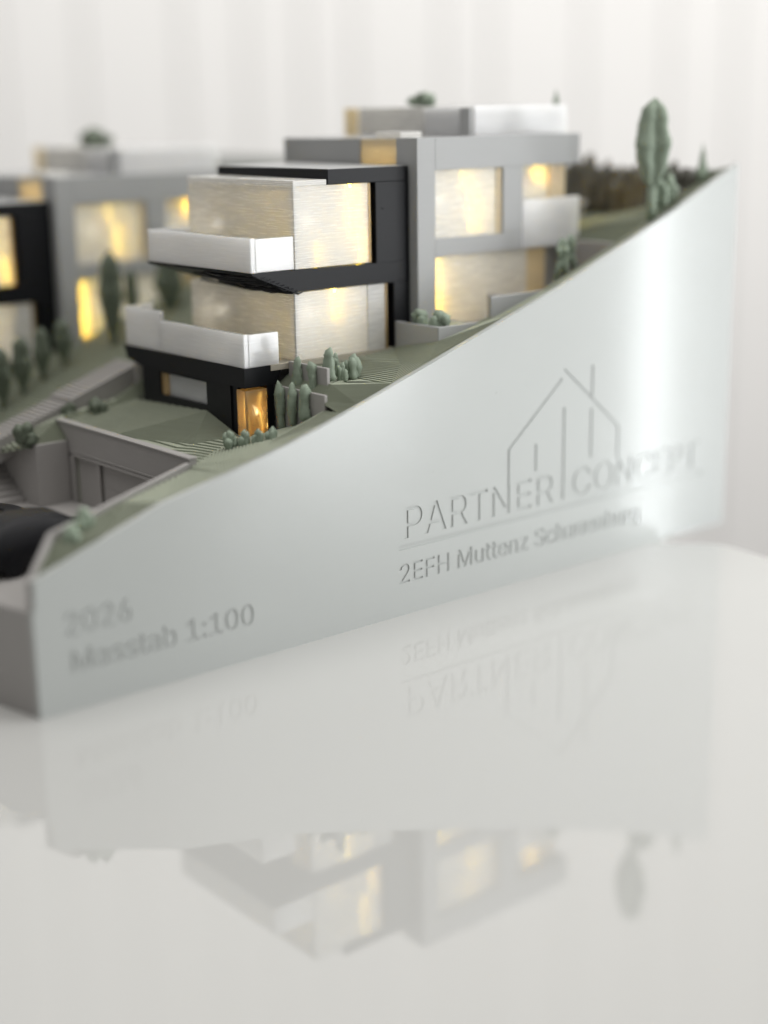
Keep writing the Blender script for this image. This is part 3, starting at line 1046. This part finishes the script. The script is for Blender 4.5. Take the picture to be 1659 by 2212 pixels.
shrub(27.1, 1.9, 12.05, 1.35, 0.65, 'dark bush behind the slope left of the small conifer', 44, 'darksage', group='shrubs on the right slope', vanes=0)
shrub(27.75, 0.75, 12.9, 1.25, 0.52, 'small pointed conifer near the top right corner of the plate', 45, name='conifer', cat='tree', vanes=4, stem=0.05,
      prof=lambda s: max(0.06, 1.0 - s))
# hedge bushes along the dark back wall
for k in range(9):
    hb = ['end of the row nearest the plate', 'second from the plate', 'third from the plate', 'fourth from the plate', 'fifth from the plate', 'sixth from the plate',
          'seventh from the plate', 'eighth from the plate', 'far end of the row by the grey block'][k]
    shrub(28.05 + 0.12 * (k % 2), 1.6 + 0.82 * k, 11.5, 1.72 + 0.22 * ((k * 7) % 4) / 3 + (0.3 if k in (6, 7) else 0), 0.92, 'hedge bush on the dark back wall, ' + hb, 50 + k, 'hedge', 'hedge_bush', 'hedge',
          group='hedge bushes along the back wall', vanes=0)
# roof plants of the near house
shrub(20.3, 7.3, 15.56, 0.50, 1.15, 'low spiky shrub on top of the attic of the near house', 61, vanes=5, group='roof plants', squash=1.3, n=7)
shrub(23.9, 4.35, 15.56, 0.55, 0.26, 'tiny conifer on the attic parapet of the near house', 62, name='conifer', cat='tree', vanes=4, prof=lambda s: max(0.08, 1.0 - s))
shrub(20.3 - 5.33, 7.3 + 14.46, 15.56 - 1.39, 0.75, 1.5, 'dark blurred shrub on top of the attic of the far house', 63, vanes=4, group='roof plants', mat='darksage', squash=1.5)

# cypress row in front of the far house
TN = 'cypresses in front of the far house'
cyp = [(11.75, 15.5, 7.0, 3.6, 0.95, 'tall dark cypress standing before the yellow window of the far house'),
       (13.1, 16.3, 7.6, 2.2, 0.62, 'slim dark cypress seen between the slab and the lower parapet'),
       (14.6, 16.0, 8.0, 2.1, 1.2, 'broad dark tree seen left of the middle lit box'),
       (4.3, 14.6, 4.4, 2.3, 0.75, 'dark cypress at the far left edge of the picture'),
       (5.2, 14.9, 4.7, 2.2, 0.72, 'second dark cypress from the left edge'),
       (6.1, 15.1, 5.0, 2.3, 0.78, 'third dark cypress from the left edge'),
       (7.0, 15.3, 5.4, 2.1, 0.72, 'fourth dark cypress from the left edge'),
       (7.9, 15.5, 5.7, 2.1, 0.75, 'fifth dark cypress from the left edge'),
       (8.9, 15.8, 6.1, 1.9, 0.72, 'sixth dark cypress from the left edge'),
       (9.9, 16.0, 6.5, 1.7, 0.72, 'seventh dark cypress from the left edge, left of the tall one')]
for i, (x, y, z, hh, w, lb) in enumerate(cyp):
    tall_tree(x, y, z, hh, w, lb, 70 + i, 'darksage', 'cypress', TN, trunk=0.1)

# ---------------------------------------------------------------- cars on the driveway
def car(x0, y0, z0, label):
    t = thing('car', (x0 + 2.2, y0 + 0.92, z0), label, 'car', 'cars parked on the driveway')
    Wd = 1.84
    # stations along the car: x, half width at the sill, belt height, roof height, half width of the roof
    stn = [(0.00, .74, .62, .80, .58), (0.10, .84, .74, .98, .66), (0.35, .90, .84, 1.26, .66), (0.75, .92, .88, 1.48, .66), (1.25, .92, .90, 1.57, .67), (2.0, .92, .90, 1.58, .67),
           (2.6, .92, .89, 1.50, .66), (3.0, .92, .88, 1.26, .68), (3.3, .92, .87, 1.02, .74), (3.8, .91, .82, .95, .76), (4.2, .87, .72, .84, .70), (4.4, .74, .58, .66, .58)]
    rings = []
    for (x, wb, zb, zt, wt) in stn:
        half = [(wb * .93, .22), (wb, .34), (wb * 1.0, zb * .82), (wb * .985, zb), (wt + (wb - wt) * .42, zb + (zt - zb) * .55), (wt, zt - (zt - zb) * .12), (wt * .86, zt - .012), (wt * .45, zt + .012)]
        ring = [(x0 + x, y0 + Wd / 2 - w, z0 + z) for w, z in half] + [(x0 + x, y0 + Wd / 2 + w, z0 + z) for w, z in reversed(half)]
        rings.append(ring)
    mb = MB().ring(rings)
    b_o = obj('body', mb, M['car'], t, smooth=True)
    for wx in (0.85, 3.5):
        for wy in (y0 + 0.08, y0 + Wd - 0.08):
            w = MB()
            w.ring([[(x0 + wx + 0.32 * math.cos(a * math.pi / 10), wy + dy, z0 + 0.325 + 0.32 * math.sin(a * math.pi / 10)) for a in range(20)] for dy in (-0.12, 0.12)])
            wo = obj('wheel', w, M['car'], t)
            hb = MB()
            sg = -1 if wy < y0 + 1 else 1
            hb.ring([[(x0 + wx + 0.18 * math.cos(a * math.pi / 8), wy + dy, z0 + 0.325 + 0.18 * math.sin(a * math.pi / 8)) for a in range(16)] for dy in (sg * 0.121, sg * 0.135)])
            obj('hub', hb, M['black'], wo)
    gl = MB()
    gl.prism([(x0 + 2.70, y0 + .34, z0 + 1.45), (x0 + 2.70, y0 + 1.5, z0 + 1.45), (x0 + 2.66, y0 + 1.5, z0 + 1.40), (x0 + 2.66, y0 + .34, z0 + 1.40)],
             [(x0 + 3.24, y0 + .26, z0 + 1.10), (x0 + 3.24, y0 + 1.58, z0 + 1.10), (x0 + 3.20, y0 + 1.58, z0 + 1.05), (x0 + 3.20, y0 + .26, z0 + 1.05)])
    obj('windscreen', gl, M['black'], t)
car(0.30, 3.25, 2.945, 'black model car nearest the plate, its roof showing above the parapet')
car(-0.7, 6.3, 2.945, 'black model car farther back at the left edge, near the entrance steps')

for o in list(bpy.data.objects):
    if 'o' in o:
        del o['o']
